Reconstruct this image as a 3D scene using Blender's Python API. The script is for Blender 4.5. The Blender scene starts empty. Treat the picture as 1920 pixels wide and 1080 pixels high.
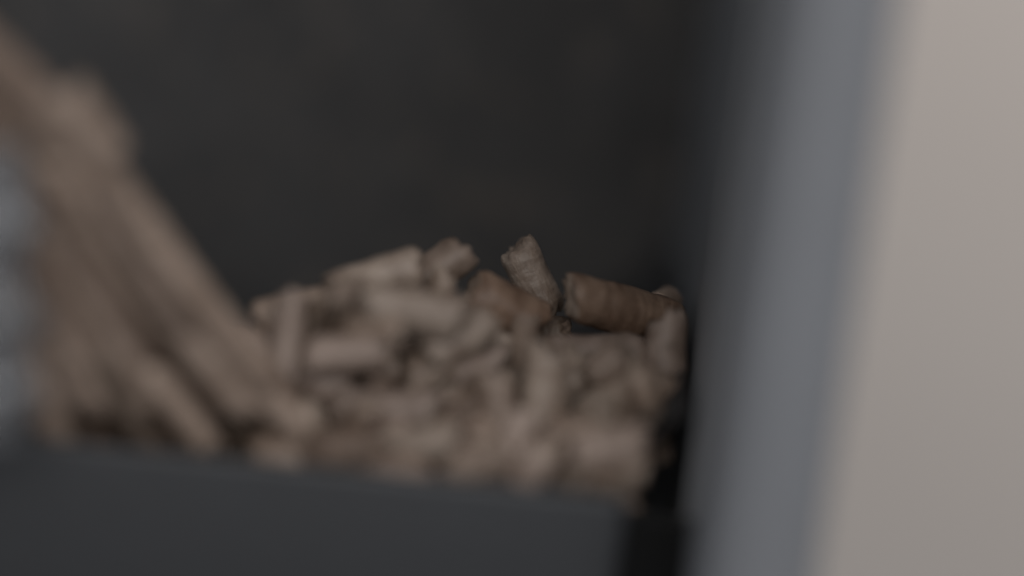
import bpy, bmesh, math, random
import numpy as np
from mathutils import Vector, Matrix, noise, Quaternion
random.seed(7); rng = np.random.default_rng(7)
S = bpy.context.scene
COL = S.collection

# ------------------------------------------------------------ camera
CAM = Vector((0, -0.4, 0)); PITCH = math.radians(12); ROLL = math.radians(6.9)
FOC = 0.400
F = Vector((0, math.cos(PITCH), -math.sin(PITCH)))
R0 = Vector((1, 0, 0)); U0 = R0.cross(F)
RR = R0*math.cos(ROLL) + U0*math.sin(ROLL)
UU = U0*math.cos(ROLL) - R0*math.sin(ROLL)
cd = bpy.data.cameras.new('camera'); cam = bpy.data.objects.new('camera', cd); COL.objects.link(cam)
cam.matrix_world = Matrix((( RR.x, UU.x, -F.x, CAM.x), (RR.y, UU.y, -F.y, CAM.y), (RR.z, UU.z, -F.z, CAM.z), (0, 0, 0, 1)))
cd.sensor_width = 36; cd.lens = 36*0.4/0.135
cd.clip_start = 0.01; cd.clip_end = 20
cd.dof.use_dof = True; cd.dof.focus_distance = FOC; cd.dof.aperture_fstop = (cd.lens/49.0)
S.camera = cam
def P(px, py, d):                       # a spot in the place at distance d ahead of the camera
    k = 0.135/1920*d/0.4
    return CAM + F*d + RR*((px-960)*k) - UU*((py-540)*k)

# ------------------------------------------------------------ light
w = bpy.data.worlds.new('World'); S.world = w; w.use_nodes = True
bg = w.node_tree.nodes['Background']; bg.inputs[0].default_value = (0.86, 0.92, 1.0, 1); bg.inputs[1].default_value = 0.22
def area(name, loc, target, size, power, col):
    l = bpy.data.lights.new(name, 'AREA'); l.size = size; l.energy = power; l.color = col
    o = bpy.data.objects.new(name, l); COL.objects.link(o); o.location = loc
    o.rotation_euler = (Vector(target)-Vector(loc)).to_track_quat('-Z', 'Y').to_euler(); return o
area('ceiling_softbox', (0.22, -0.10, 0.55), (0.03, 0.0, -0.02), 0.35, 2.15, (1.0, 0.965, 0.93))
area('near_key', (0.20, -0.42, 0.16), (0.015, 0.0, -0.01), 0.22, .72, (0.93, 0.96, 1.0))  # unseen key lamp, set close so its light falls off towards the stream
area('front_fill', (-0.06, -0.90, 0.36), (0.03, 0.06, 0.0), 0.5, 2.4, (1.0, 0.97, 0.93))  # frontal fill added above the camera to brighten the hopper interior
area('wall_light', (0.62, 0.45, 0.62), (0.45, 0.95, 0.12), 0.4, 7.6, (1.0, 0.925, 0.885))
vs = S.view_settings; vs.view_transform = 'Standard'; vs.look = 'None'; vs.exposure = 0; vs.gamma = 1; vs.use_curve_mapping = False

# ------------------------------------------------------------ helpers
def link(name, me, mat, parent=None, smooth=False):
    o = bpy.data.objects.new(name, me); COL.objects.link(o)
    if mat and not me.materials: me.materials.append(mat)
    if smooth:
        for p in me.polygons: p.use_smooth = True
    if parent: o.parent = parent
    return o
def box(name, lo, hi, mat, parent=None, bevel=0.0, seg=3):
    bm = bmesh.new(); bmesh.ops.create_cube(bm, size=1)
    for v in bm.verts:
        v.co = Vector([(lo[i]+hi[i])/2 + v.co[i]*(hi[i]-lo[i]) for i in range(3)])
    if bevel: bmesh.ops.bevel(bm, geom=bm.edges[:], offset=bevel, segments=seg, affect='EDGES', profile=0.5)
    me = bpy.data.meshes.new(name); bm.to_mesh(me); bm.free()
    return link(name, me, mat, parent, smooth=bool(bevel))
def prism(name, pts, y0, y1, mat, parent, bevel=0.0, seg=3):   # closed outline in x,z extruded in y
    bm = bmesh.new(); a = [bm.verts.new((x, y0, z)) for x, z in pts]; b = [bm.verts.new((x, y1, z)) for x, z in pts]
    n = len(pts); bm.faces.new(a); bm.faces.new(b[::-1])
    for i in range(n): bm.faces.new((a[i], b[i], b[(i+1) % n], a[(i+1) % n]))
    bmesh.ops.recalc_face_normals(bm, faces=bm.faces)
    if bevel: bmesh.ops.bevel(bm, geom=bm.edges[:], offset=bevel, segments=seg, affect='EDGES', profile=0.5)
    me = bpy.data.meshes.new(name); bm.to_mesh(me); bm.free()
    return link(name, me, mat, parent, smooth=bool(bevel))
def newmat(name):
    m = bpy.data.materials.new(name); m.use_nodes = True; nt = m.node_tree
    return m, nt, nt.nodes['Principled BSDF']
def metal_paint(name, base, var, rough, bump=0.15, scale=700, specks=0.0):
    m, nt, b = newmat(name); N = nt.nodes; L = nt.links
    tc = N.new('ShaderNodeTexCoord')
    n1 = N.new('ShaderNodeTexNoise'); n1.inputs['Scale'].default_value = 45; n1.inputs['Detail'].default_value = 8; n1.inputs['Roughness'].default_value = .65
    L.new(tc.outputs['Object'], n1.inputs['Vector'])
    cr = N.new('ShaderNodeValToRGB'); L.new(n1.outputs['Fac'], cr.inputs[0])
    cr.color_ramp.elements[0].position = .3; cr.color_ramp.elements[1].position = .72
    cr.color_ramp.elements[0].color = (*[c*(1-var) for c in base], 1); cr.color_ramp.elements[1].color = (*[c*(1+var) for c in base], 1)
    out = cr.outputs[0]
    n2 = N.new('ShaderNodeTexNoise'); n2.inputs['Scale'].default_value = scale; n2.inputs['Detail'].default_value = 3
    L.new(tc.outputs['Object'], n2.inputs['Vector'])
    if specks:
        r2 = N.new('ShaderNodeValToRGB'); L.new(n2.outputs['Fac'], r2.inputs[0])
        r2.color_ramp.elements[0].position = .56; r2.color_ramp.elements[1].position = .72
        r2.color_ramp.elements[1].color = (specks, specks, specks, 1)
        mx = N.new('ShaderNodeMix'); mx.data_type = 'RGBA'; L.new(r2.outputs[0], mx.inputs['Factor'])
        L.new(out, mx.inputs['A']); mx.inputs['B'].default_value = (.24, .19, .15, 1); out = mx.outputs['Result']
    L.new(out, b.inputs['Base Color']); b.inputs['Roughness'].default_value = rough
    bp = N.new('ShaderNodeBump'); bp.inputs['Strength'].default_value = bump; bp.inputs['Distance'].default_value = 0.0004
    L.new(n2.outputs['Fac'], bp.inputs['Height']); L.new(bp.outputs[0], b.inputs['Normal'])
    return m
M_back = metal_paint('dusty_dark_metal', (.050, .0478, .0475), .34, .8, .4, 170, specks=.28)
M_side = metal_paint('dark_metal', (.19, .192, .2), .12, .55)
M_front = metal_paint('front_metal', (.0215, .0222, .025), .12, .5)
M_chute = metal_paint('black_metal', (.024, .024, .025), .2, .65)
M_gap_shade = metal_paint('gap_shade_black', (.0025, .0025, .0025), .2, .95)  # near-black colour holding the shade of the open gap
M_post = metal_paint('grey_metal', (.19, .192, .203), .06, .5)
# plaster wall
M_wall, nt, b = newmat('painted_plaster'); N = nt.nodes; L = nt.links
tc = N.new('ShaderNodeTexCoord'); n1 = N.new('ShaderNodeTexNoise'); n1.inputs['Scale'].default_value = 9; n1.inputs['Detail'].default_value = 5
L.new(tc.outputs['Object'], n1.inputs['Vector']); cr = N.new('ShaderNodeValToRGB'); L.new(n1.outputs['Fac'], cr.inputs[0])
cr.color_ramp.elements[0].color = (.50, .455, .42, 1); cr.color_ramp.elements[1].color = (.57, .53, .49, 1)
L.new(cr.outputs[0], b.inputs['Base Color']); b.inputs['Roughness'].default_value = .9
n2 = N.new('ShaderNodeTexNoise'); n2.inputs['Scale'].default_value = 220; L.new(tc.outputs['Object'], n2.inputs['Vector'])
bp = N.new('ShaderNodeBump'); bp.inputs['Strength'].default_value = .3; bp.inputs['Distance'].default_value = .002
L.new(n2.outputs['Fac'], bp.inputs['Height']); L.new(bp.outputs[0], b.inputs['Normal'])
# wood
def wood(name, dark, light, dirt):
    m, nt, b = newmat(name); N = nt.nodes; L = nt.links
    tc = N.new('ShaderNodeTexCoord'); oi = N.new('ShaderNodeObjectInfo')
    ad = N.new('ShaderNodeVectorMath'); ad.operation = 'ADD'; L.new(tc.outputs['Object'], ad.inputs[0])
    cb = N.new('ShaderNodeCombineXYZ'); mu = N.new('ShaderNodeMath'); mu.operation = 'MULTIPLY'; mu.inputs[1].default_value = 3.7
    L.new(oi.outputs['Random'], mu.inputs[0])
    for i in range(3): L.new(mu.outputs[0], cb.inputs[i])
    L.new(cb.outputs[0], ad.inputs[1])
    def noi(sc, det, stretch=None):
        src = ad.outputs[0]
        if stretch:
            mp = N.new('ShaderNodeMapping'); mp.inputs['Scale'].default_value = stretch; L.new(src, mp.inputs[0]); src = mp.outputs[0]
        n = N.new('ShaderNodeTexNoise'); n.inputs['Scale'].default_value = sc; n.inputs['Detail'].default_value = det
        L.new(src, n.inputs['Vector']); return n
    patch = noi(210, 5); ring = noi(330, 4, (.6, .6, 2.0)); fib = noi(1500, 3, (1, 1, .5))
    cr = N.new('ShaderNodeValToRGB'); L.new(patch.outputs['Fac'], cr.inputs[0])
    cr.color_ramp.elements[0].position = .32; cr.color_ramp.elements[1].position = .68
    cr.color_ramp.elements[0].color = (*dark, 1); cr.color_ramp.elements[1].color = (*light, 1)
    r2 = N.new('ShaderNodeValToRGB'); L.new(ring.outputs['Fac'], r2.inputs[0])
    r2.color_ramp.elements[0].position = .30; r2.color_ramp.elements[1].position = .52
    r2.color_ramp.elements[0].color = (*dirt, 1); r2.color_ramp.elements[1].color = (1, 1, 1, 1)
    m1 = N.new('ShaderNodeMix'); m1.data_type = 'RGBA'; m1.blend_type = 'MULTIPLY'; m1.inputs['Factor'].default_value = .55
    L.new(cr.outputs[0], m1.inputs['A']); L.new(r2.outputs[0], m1.inputs['B'])
    r3 = N.new('ShaderNodeMapRange'); r3.inputs['To Min'].default_value = .72; r3.inputs['To Max'].default_value = 1.22
    L.new(fib.outputs['Fac'], r3.inputs['Value'])
    vm = N.new('ShaderNodeVectorMath'); vm.operation = 'SCALE'; L.new(m1.outputs['Result'], vm.inputs[0]); L.new(r3.outputs[0], vm.inputs['Scale'])
    r4 = N.new('ShaderNodeMapRange'); r4.inputs['To Min'].default_value = .8; r4.inputs['To Max'].default_value = 1.2
    L.new(oi.outputs['Random'], r4.inputs['Value'])
    vm2 = N.new('ShaderNodeVectorMath'); vm2.operation = 'SCALE'; L.new(vm.outputs[0], vm2.inputs[0]); L.new(r4.outputs[0], vm2.inputs['Scale'])
    L.new(vm2.outputs[0], b.inputs['Base Color']); b.inputs['Roughness'].default_value = .52
    b.inputs['Specular IOR Level'].default_value = .45
    sm = N.new('ShaderNodeMath'); sm.operation = 'ADD'; L.new(ring.outputs['Fac'], sm.inputs[0])
    sc = N.new('ShaderNodeMath'); sc.operation = 'MULTIPLY'; sc.inputs[1].default_value = .5; L.new(fib.outputs['Fac'], sc.inputs[0]); L.new(sc.outputs[0], sm.inputs[1])
    bp = N.new('ShaderNodeBump'); bp.inputs['Strength'].default_value = .55; bp.inputs['Distance'].default_value = .0006
    L.new(sm.outputs[0], bp.inputs['Height']); L.new(bp.outputs[0], b.inputs['Normal'])
    return m
WOOD = {
 'pale':  wood('pale_pressed_wood',  (.215, .158, .121), (.365, .288, .232), (.55, .46, .40)),
 'tan':   wood('tan_pressed_wood',   (.185, .130, .097), (.31, .232, .183), (.50, .42, .36)),
 'brown': wood('brown_pressed_wood', (.150, .092, .062), (.252, .168, .118), (.45, .36, .30)),
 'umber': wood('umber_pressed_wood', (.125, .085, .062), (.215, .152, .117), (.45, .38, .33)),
 'dark':  wood('dark_pressed_wood',  (.070, .048, .034), (.130, .092, .066), (.50, .42, .38)),  # dark pellets in the heap; in the stream also painted shade between streaks
 'pink':  wood('rosy_pressed_wood',  (.205, .148, .116), (.345, .265, .220), (.58, .50, .46)),
}
# translucent plastic
M_bag, nt, b = newmat('clear_plastic_film'); N = nt.nodes; L = nt.links
b.inputs['Base Color'].default_value = (.14, .138, .143, 1); b.inputs['Roughness'].default_value = .16
b.inputs['Alpha'].default_value = .5; b.inputs['Specular IOR Level'].default_value = .6
tc = N.new('ShaderNodeTexCoord'); n1 = N.new('ShaderNodeTexNoise'); n1.inputs['Scale'].default_value = 45; n1.inputs['Detail'].default_value = 3
L.new(tc.outputs['Object'], n1.inputs['Vector']); bp = N.new('ShaderNodeBump'); bp.inputs['Strength'].default_value = .6; bp.inputs['Distance'].default_value = .004
L.new(n1.outputs['Fac'], bp.inputs['Height']); L.new(bp.outputs[0], b.inputs['Normal'])

# ------------------------------------------------------------ the room wall behind
wl = box('wall', (-1.5, 1.0, -1.2), (2.5, 1.1, 1.6), M_wall); wl['kind'] = 'structure'
wl['label'] = 'pale beige painted wall far behind the hopper'

# ------------------------------------------------------------ hopper
rim = P(650, 874, .367); ZR = rim.z; YF = rim.y
XR = P(1335, 560, .372).x                       # inner face of right side
YB = P(960, 300, .47).y
XF = P(1172, 1000, .362).x                      # right end of front panel
hop = bpy.data.objects.new('pellet_hopper', None); COL.objects.link(hop); hop.location = (0, 0, 0)
hop['label'] = 'dark sheet metal hopper with a grey corner post, holding the heap of pellets'; hop['category'] = 'hopper'
SL = math.tan(math.radians(1.3)); ZL = ZR-SL*(rim.x+.20); ZE = ZR+SL*(XF-rim.x)
prism('front_panel', [(-.20, ZR-.14), (XF, ZR-.14), (XF, ZE), (-.20, ZL)], YF-.0022, YF, M_front, hop, .0009)
box('back_panel', (-.20, YB, -.14), (XR+.003, YB+.003, .16), M_back, hop)
box('side_panel', (XR, YF+.006, -.14), (XR+.003, YB-.001, .16), M_side, hop)
zs = P(1262, 735, .385).z
sl = prism('chute_panel', [(XR-.0015, zs), (XR-.0015, zs+.002), (XR-.0195, zs-.0215), (XR-.0195, zs-.06), (XR-.0215, zs-.06), (XR-.0215, zs-.0205), (XR-.003, zs)],
           YF+.0062, YB-.002, M_chute, hop)
box('floor_panel', (-.20, YF+.001, ZR-.085), (XR-.022, YB-.002, ZR-.082), M_chute, hop)
pl = P(1378, 540, .344); pr = P(1612, 540, .344)
po = box('corner_post', (pl.x, pl.y-.004, -.16), (pr.x, pl.y+.019, .18), M_post, hop, .0058, 8)
box('gap_shade_strip', (XF-.006, YF+.0028, -.16), (pl.x+.004, YF+.0058, ZR-.003), M_gap_shade, hop)  # black sheet standing in for the shadow in the gap beside the post

# ------------------------------------------------------------ pellets: shapes
RAD = .003
def pellet_mesh(L_, k):
    rs = np.random.default_rng(100+k); bm = bmesh.new(); NS = 22; NR = max(12, int(L_*1000*2.0))
    off = Vector(rs.uniform(-50, 50, 3)); rings = []
    bend = rs.uniform(-.00035, .00035)
    tilt = rs.uniform(-.45, .45, 2); tilt2 = rs.uniform(-.45, .45, 2)
    for j in range(NR+1):
        t = j/NR; z = (t-.5)*L_; row = []
        groove = .06*max(0, noise.noise(Vector((z*900, 3.3, k*5.1)))-.12)
        edge = min(t, 1-t)*L_
        ch = .18*max(0, 1-edge/.0013)**2
        for i in range(NS):
            a = 2*math.pi*i/NS; c, s = math.cos(a), math.sin(a)
            p = Vector((c*2.2, s*2.2, z*420))+off
            rr = 1 - groove*.45 - ch*(1+.9*noise.noise(Vector((c*3, s*3, j*.1))+off)) + .08*noise.noise(p) + .06*noise.noise(Vector((c, s, z*150))+off) + .02*noise.noise(p*2.7)
            x = c*RAD*rr + bend*(4*(t-.5)**2); y = s*RAD*rr
            jag = .0016*noise.noise(Vector((c*2.5, s*2.5, (0 if t < .5 else 9)))+off)
            tl = tilt if t < .5 else tilt2; f = max(0, 1-edge/.003)
            zz = z + f*(jag + (x*tl[0]+y*tl[1]))
            row.append(bm.verts.new((x, y, zz)))
        rings.append(row)
    for j in range(NR):
        for i in range(NS):
            bm.faces.new((rings[j][i], rings[j][(i+1) % NS], rings[j+1][(i+1) % NS], rings[j+1][i]))
    for side in (0, 1):
        row = rings[0] if side == 0 else rings[-1]; sg = -1 if side == 0 else 1; prev = row
        for q in (.78, .52, .26):
            nr = []
            for i, v in enumerate(row):
                d = .0008*noise.noise(Vector((v.co.x*900*q, v.co.y*900*q, sg*4))+off)
                nr.append(bm.verts.new((v.co.x*q, v.co.y*q, v.co.z*q + sg*L_/2*(1-q) + d)))
            for i in range(NS):
                f = (prev[i], prev[(i+1) % NS], nr[(i+1) % NS], nr[i]); bm.faces.new(f if sg > 0 else f[::-1]).material_index = 1
            prev = nr
        bm.faces.new(prev if sg > 0 else prev[::-1]).material_index = 1
    bmesh.ops.recalc_face_normals(bm, faces=bm.faces)
    me = bpy.data.meshes.new('wood_pellet'); bm.to_mesh(me); bm.free()
    for p in me.polygons: p.use_smooth = True
    return me
LENS = [.007, .010, .0125, .015, .018, .021, .025, .030, .036]
BASE = {(l, v): pellet_mesh(l, i*2+v) for i, l in enumerate(LENS) for v in (0, 1)}
MESH = {}
def get_mesh(l, v, tone):
    l0 = min(LENS, key=lambda q: abs(q-l)); k = (l0, v, tone)
    if k not in MESH:
        me = BASE[(l0, v)].copy(); me.name = 'wood_pellet'; me.materials.append(WOOD[tone]); me.materials.append(WOOD['tan' if tone in ('dark', 'umber') else 'pale']); MESH[k] = me
    return MESH[k], l0

# (x0,y0,x1,y1 in photo pixels, front-to-back offset of each end in mm, tone, thickness, label)
A = [
 (1066,562,1248,602,-5, 2,'brown',1.0,'ribbed brown pellet on top of the heap at the right, broken end facing left'),
 (968,464,1028,592, 1, 2,'pale',.82,'pale wood pellet standing steeply at the very peak of the heap'),
 (880,548,1012,606,-7,-4,'brown',1.1,'smooth orange brown wood pellet leaning under the steep pale one at the peak'),
 (1012,606,1052,622, 2, 3,'dark',.9,'short dark pellet stub in the dip between the two brown top pellets'),
 (640,552,782,504, 4, 7,'pale',1.0,'pale tilted pellet on the left crest of the heap, highest left of the peak'),
 (772,566,884,508, 3, 4,'tan',1.0,'tan tilted pellet on the crest just left of the orange brown pellet'),
 (495,605,632,566, 5, 8,'tan',1.0,'tan pellet at the left foot of the crest beside the pouring stream'),
 (590,608,706,552, 1, 4,'pale',1.0,'long pale pellet slanting up below the left crest'),
 (690,582,858,600,-3,-1,'pale',1.05,'thick pale pellet lying level under the crest, left of centre'),
 (588,660,722,652,-4,-4,'pink',.9,'narrow shiny pellet lying level, brightest one left of centre'),
 (440,640,640,725,-3,-1,'pink',1.05,'long rosy pellet sloping down right at the foot of the stream'),
 (640,748,765,688, 0, 2,'dark',1.05,'dark brown pellet in the hollow left of the heap centre'),
 (756,716,872,662,-2, 1,'pale',1.0,'pale pellet slanting up beside the dark brown pellet in the hollow'),
 (862,668,972,632, 0, 2,'pink',.95,'pinkish pellet below the orange brown pellet, slanting up right'),
 (1040,662,1205,662,-1, 0,'pink',1.02,'thick rosy pellet lying level below the ribbed brown top pellet'),
 (1230,612,1226,705, 0,-1,'pink',1.0,'upright rosy pellet against the dark right side of the hopper'),
 (1022,668,1008,812,-5,-6,'pale',1.05,'pale upright pellet standing in the front middle of the heap'),
 (1062,772,1140,694, 0, 3,'dark',1.0,'dark reddish pellet in the hole right of the pale upright pellet'),
 (1076,724,1110,694,-3,-1,'pale',.8,'small pale chip above the dark reddish pellet'),
 (1112,792,1200,706,-3, 0,'pale',.95,'pale pellet slanting up right of the dark reddish pellet'),
 (1176,806,1240,716, 0, 2,'tan',.95,'tan slanting pellet nearest the sloping right chute'),
 (926,712,946,852,-4,-5,'tan',1.0,'tan upright pellet left of the pale upright one'),
 (640,778,806,782,-3,-3,'pink',1.0,'rosy pellet lying level low in the left front of the heap'),
 (812,836,908,752,-2, 0,'tan',1.05,'tan pellet slanting up left of the tan upright pellet'),
 (745,848,850,836,-4,-5,'pale',.95,'pale pellet low at the front, resting near the rim left of centre'),
 (455,778,592,800,-3,-4,'pale',1.0,'pale round ended pellet low on the left, under the stream'),
 (560,832,690,848, 0,-2,'umber',1.0,'brown pellet low at the front rim, left of the heap'),
 (1020,812,1165,850,-2,-3,'tan',1.1,'tan pellet sloping down right in the lower right front'),
 (1085,868,1200,842,-4,-3,'pink',1.1,'rosy pellet lowest on the right, beside the chute'),
 (1010,836,960,910,-4,-6,'pink',.9,'rosy pellet tipping down over the front rim, right of centre'),
 (1050,905,1112,880,-3,-2,'dark',.9,'dark short pellet half sunk at the rim on the right'),
 (855,880,952,872,-4,-4,'tan',1.0,'tan pellet lying along the rim at the centre'),
 (1250,584,1264,574, 4, 6,'tan',.7,'small tan chip poking up at the far right of the heap'),
 (826,650,856,578, 1, 2,'tan',.95,'short upright tan pellet left of the orange brown pellet'),
 (1230,740,1262,768, 3, 4,'dark',.9,'short dark pellet in the corner where the side meets the chute'),
 (700,672,560,742, 1, 0,'tan',1.0,'tan pellet sloping down left beneath the narrow shiny one'),
 (480,745,590,765, 0, 1,'umber',1.0,'brown pellet in shade between the two rosy left pellets'),
 (870,740,960,700, 0, 1,'pale',1.0,'pale pellet near the middle of the heap, above the tan upright one'),
 (1060,680,1200,668, 3, 4,'tan',1.0,'tan pellet in shade beneath the thick rosy pellet'),
 (700,880,800,895, -3,-4,'umber',1.0,'brown pellet along the rim just left of centre'),
 (475,845,560,862, -2,-3,'tan',1.0,'tan pellet along the rim under the stream'),
]
def surf_depth(y, x=1000): return .374 - .018*max(0, min(1, (930-x)/160))*max(0, min(1, (720-y)/100)) + max(0, min(1, (890-y)/330))*.027
ends = []; info = []
for (x0, y0, x1, y1, a, b_, tone, th, lab) in A:
    d = surf_depth((y0+y1)/2, (x0+x1)/2)
    if len(ends) > 3:
        mx_, my_ = (x0+x1)/2, (y0+y1)/2; x0 = mx_+(x0-mx_)*1.15; x1 = mx_+(x1-mx_)*1.15; y0 = my_+(y0-my_)*1.15; y1 = my_+(y1-my_)*1.15
    ends.append((P(x0, y0, d+a*.001), P(x1, y1, d+b_*.001))); info.append((tone, th*(1.08 if len(info) < 3 else .9), lab, 'loose wood pellets heaped in the hopper', 'anchor'))
nA = len(ends)
top_x = (440, 560, 700, 860, 960, 1040, 1240); top_y = (640, 610, 545, 545, 600, 640, 620)
SM = 'small wood pellets and broken bits filling the heap'
for q in range(94):
    x = random.uniform(440, 1225); yt = float(np.interp(x, top_x, top_y)); y = random.uniform(yt+(12 if x < 840 else 62), 895)
    if x > 1255-(y-720)*.5: continue
    an = random.gauss(.38, .6); l = random.uniform(75, 165); d = surf_depth(y, x)+random.uniform(-.0005, .006)
    dx, dy = math.cos(an)*l, -math.sin(an)*l; k = random.uniform(-.003, .003)
    ends.append((P(x-dx/2, y-dy/2, d-k), P(x+dx/2, y+dy/2, d+k)))
    tn = random.choice(['pale', 'tan', 'umber', 'pink', 'tan', 'dark'])
    cn = {'pale': 'pale', 'tan': 'tan', 'umber': 'brown', 'pink': 'rosy', 'dark': 'dark'}[tn]
    zx = 'far left' if x < 580 else 'left side' if x < 760 else 'middle' if x < 930 else 'right side' if x < 1100 else 'far right'
    zy = 'just below the crest' if y < yt+90 else 'near the rim' if y > 810 else 'halfway up'
    info.append((tn, random.uniform(.5, .82), 'thin %s %s wedged in the heap, %s, %s' % (cn, 'broken bit' if l < 100 else 'pellet', zx, zy), SM, 'small'))
# filling of the heap
def height(x, y):
    xs = [P(q, 560, .4).x for q in (-200, 300, 480, 700, 960, 1100, 1240)]
    hs = [P(960, q, .4).z for q in (640, 640, 640, 560, 540, 590, 630)]
    h = float(np.interp(x, xs, hs)); t = (y-YF-.004)/.036
    z = (ZR-.003) + (h-ZR)*max(0, min(1, t))
    if y > YF+.045: z -= (y-YF-.045)*.7
    return z
tries = 0; pts = []
while len(pts) < 66 and tries < 60000:
    tries += 1
    x = random.uniform(P(330, 560, .39).x, XR-.006); y = random.uniform(YF+.008, YF+.058)
    top = height(x, y); z = random.uniform(max(ZR-.016, top-.022), top-.0062)
    if z < zs-.002 and x > XR-.012-(zs-z)*.85: continue
    v = Vector((x, y, z))
    if min([(v-p).length for p in pts] or [1]) < .0072: continue
    pts.append(v); l = random.choice([.011, .014, .016, .018, .020])
    th = random.uniform(0, math.pi); el = random.gauss(0, .3)
    d = Vector((math.cos(th)*math.cos(el), math.sin(th)*math.cos(el), math.sin(el)))
    ends.append((v-d*l/2, v+d*l/2))
    back = y > YF+.042
    info.append((random.choice(['pale', 'tan', 'tan', 'umber', 'pink']), random.uniform(.93, 1.05),
      'wood pellet low behind the crest of the heap, hidden by the pellets in front' if back else 'wood pellet deep in the %s of the heap, mostly covered by others' % ('left' if x < P(760, 560, .39).x else 'middle' if x < P(1020, 560, .39).x else 'right'),
      'wood pellets behind the crest of the heap' if back else 'wood pellets buried in the heap', 'fill'))
# push overlapping pellets apart
n = len(ends); E0 = np.array([list(a) for a, _ in ends]); E1 = np.array([list(b) for _, b in ends])
rad = np.array([RAD*i[1]*(.9 if k_ < 3 else .62 if i[4] == 'anchor' else .8) for k_, i in enumerate(info)]); mob = np.array([.0008 if k_ < 3 else .03 if i[4] == 'anchor' else .35 if i[4] == 'small' else 1.0 for k_, i in enumerate(info)])
T = np.linspace(0, 1, 7)
for it in range(70):
    S7 = E0[:, None, :]*(1-T)[None, :, None] + E1[:, None, :]*T[None, :, None]
    F0 = np.zeros_like(E0); F1 = np.zeros_like(E1); Cn = (E0+E1)/2
    for i in range(n):
        near = np.where(np.linalg.norm(Cn-Cn[i], axis=1) < .030)[0]; near = near[near != i]
        D = S7[i][None, :, None, :] - S7[near][:, None, :, :]
        dist = np.linalg.norm(D, axis=3); fl = dist.reshape(len(near), -1); am = fl.argmin(1)
        for q, j in enumerate(near):
            dd = fl[q, am[q]]; pen = rad[i]+rad[j]-dd
            if pen > 0 and dd > 1e-7:
                a, b2 = divmod(am[q], 7); dirv = D[q, a, b2]/dd; m = mob[i]/(mob[i]+mob[j]); t = T[a]
                f = dirv*pen*m*.5
                F0[i] += f*(1-t)*1.2; F1[i] += f*t*1.2
    st = np.minimum(1, .0012/np.maximum(1e-9, np.maximum(np.linalg.norm(F0, axis=1), np.linalg.norm(F1, axis=1))))[:, None]
    L0 = np.linalg.norm(E1-E0, axis=1, keepdims=True)
    E0 += F0*st; E1 += F1*st
    for Q in (E0, E1):
        Q[:, 1] = np.clip(Q[:, 1], YF+.0044, YB-.004)
    Q0 = E0[:, 0] > XR-.0035; E0[Q0, 0] = XR-.0035; Q1 = E1[:, 0] > XR-.0035; E1[Q1, 0] = XR-.0035
    c = (E0+E1)/2; dv = E1-E0; dv /= np.linalg.norm(dv, axis=1, keepdims=True)
    E0 = c-dv*L0/2; E1 = c+dv*L0/2
def add_pellet(e0, e1, tone, th, lab, group):
    dv = e1-e0; l = max(.006, dv.length); me, l0 = get_mesh(l, random.randint(0, 1), tone)
    o = bpy.data.objects.new('wood_pellet', me); COL.objects.link(o)
    o.location = (e0+e1)/2; o.rotation_mode = 'QUATERNION'
    o.rotation_quaternion = dv.to_track_quat('Z', 'Y') @ Quaternion((0, 0, 1), random.uniform(0, 6.28))
    o.scale = (th, th, l/l0)
    o['label'] = lab; o['category'] = 'wood pellet'; o['group'] = group
    return o
for i in range(n):
    tone, th, lab, grp, _ = info[i]
    add_pellet(Vector(E0[i]), Vector(E1[i]), tone, th, lab, grp)

# ------------------------------------------------------------ the pouring stream
# flow lines from the upper left to the heap; s across the stream (0 = outer right edge), t along it
OUT = [(-190, -70), (-80, 40), (20, 125), (115, 205), (215, 322), (305, 450), (395, 585), (510, 700), (650, 815)]
INN = [(-330, 80), (-220, 210), (-130, 320), (-70, 430), (-20, 540), (30, 650), (65, 740), (95, 830), (110, 900)]
def along(C_, t):
    t = max(0, min(.9999, t))*(len(C_)-1); i = int(t); f = t-i
    return Vector((C_[i][0]*(1-f)+C_[i+1][0]*f, C_[i][1]*(1-f)+C_[i+1][1]*f))
def flow(s, t, dep):
    p = along(OUT, t)*(1-s)+along(INN, t)*s
    d = .345 + .0285*t + dep*.001
    return P(p.x, p.y, d)
GS = 'wood pellets falling in the pouring stream'
cnt = 0
SHADE_TONES = [['tan', 'umber', 'tan', None, 'umber', 'tan', 'dark', 'tan', 'umber', 'tan'], ['umber', 'dark', 'umber', 'dark', 'umber', 'umber', 'dark', 'umber', 'dark', 'umber'], ['dark', None, 'umber', 'dark', None, 'umber', 'dark', None, 'umber', 'dark']]  # darker browns carry the dimmer light on the stream and between its streaks
NM = {'tan': 'tan', 'pale': 'pale', 'dark': 'dark', 'brown': 'brown'}
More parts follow.
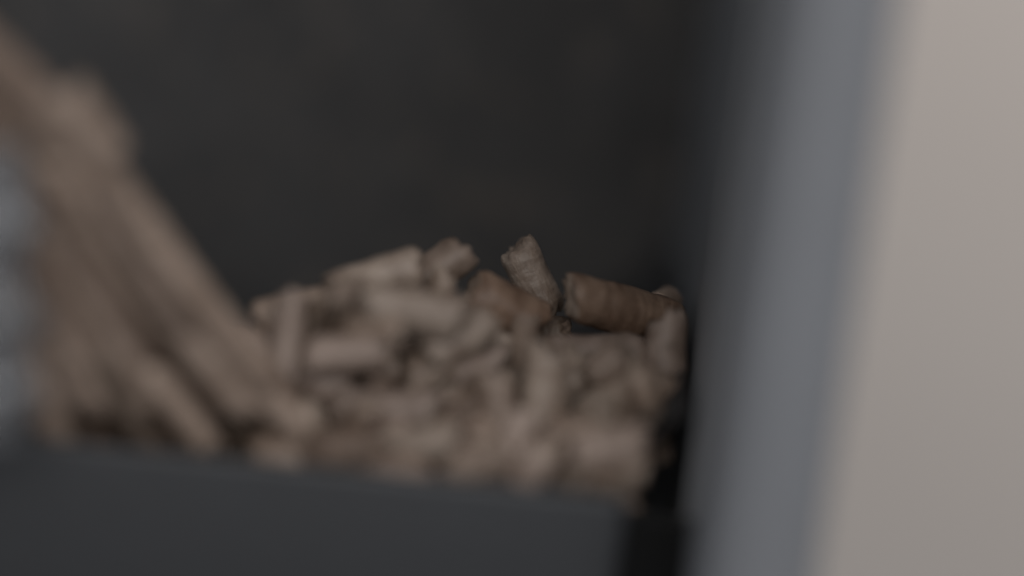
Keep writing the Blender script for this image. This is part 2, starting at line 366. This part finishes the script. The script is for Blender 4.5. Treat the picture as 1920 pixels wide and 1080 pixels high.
for layer, dep in ((0, 0), (1, 5), (2, 10)):
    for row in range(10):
        if SHADE_TONES[layer][row] is None: continue
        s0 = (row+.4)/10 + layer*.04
        t = random.uniform(-.12, .05); 
        while t < .92:
            ln = random.uniform(.24, .34); e = min(.985, t+ln)
            if s0 < .12 and t < .04: t += .05; continue
            s_ = min(.98, max(.02, s0 + random.uniform(-.02, .02)))
            a = flow(s_+random.uniform(-.012, .012), t, dep+random.uniform(-1, 1)); b2 = flow(s_+random.uniform(-.012, .012), e, dep+random.uniform(-1, 1))
            L_ = (b2-a).length
            if L_ > .037: e = t+(e-t)*.037/L_; b2 = a+(b2-a)*(.037/L_)
            if L_ > .012:
                tn = SHADE_TONES[layer][row] if random.random() < .8 else random.choice(['tan', 'umber', 'umber'])
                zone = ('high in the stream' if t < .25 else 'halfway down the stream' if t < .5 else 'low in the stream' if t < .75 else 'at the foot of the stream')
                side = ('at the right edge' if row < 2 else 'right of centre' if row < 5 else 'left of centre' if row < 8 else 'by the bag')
                add_pellet(a, b2, tn, random.uniform(.68, .88), '%s pellet falling %s, %s%s' % ({'tan': 'light brown', 'umber': 'brown', 'dark': 'dark shaded brown'}[tn], zone, side, ('', ', just behind', ', far side')[layer]), GS)
            t = e - random.uniform(0, .03)
add_pellet(P(122, 178, .356), P(205, 292, .359), 'tan', 1.0, 'topmost falling pellet sticking out of the upper right edge of the stream', GS)

# ------------------------------------------------------------ plastic bag at the left edge
bm = bmesh.new(); NU, NV = 90, 34; rows = []
for j in range(NU+1):
    v = j/NU; row = []
    y = 262+v*568
    for i in range(NV):
        a = 2*math.pi*i/NV
        g = lambda c, w_: math.exp(-((y-c)/w_)**2)
        xe = 46 + 40*g(598, 42) + 34*g(722, 38) + 26*g(400, 70) + 10*noise.noise(Vector((v*14, 1.7, 0)))
        cx = xe-330; hw = 330
        ct, st_ = math.cos(a), math.sin(a)
        fold = .55*noise.noise(Vector((ct*2.2, st_*2.2, v*5)))+.3*noise.noise(Vector((ct*5, st_*5, v*13)))
        px = cx+hw*math.copysign(abs(ct)**.8, ct)*(1+.02*fold)
        top = -110*(1-v)**3*(px < 40)*(1 if px > -400 else 1)
        dd = .3500 + .0055*st_*(1+.8*fold) + .004*fold + .0012*noise.noise(Vector((px*.03, y*.02, 3)))
        row.append(bm.verts.new(P(px, y-(90-px)*.12*(1-v)*(-1), dd)))
    rows.append(row)
for j in range(NU):
    for i in range(NV): bm.faces.new((rows[j][i], rows[j][(i+1) % NV], rows[j+1][(i+1) % NV], rows[j+1][i]))
bmesh.ops.recalc_face_normals(bm, faces=bm.faces)
me = bpy.data.meshes.new('plastic_bag'); bm.to_mesh(me); bm.free()
bag = link('plastic_bag', me, M_bag, smooth=True)
md = bag.modifiers.new('thickness', 'SOLIDIFY'); md.thickness = .0002
bag['label'] = 'crumpled translucent grey plastic bag at the left edge beside the stream'; bag['category'] = 'bag'

# ------------------------------------------------------------ render
S.render.engine = 'CYCLES'
S.cycles.use_denoising = True
S.cycles.max_bounces = 8
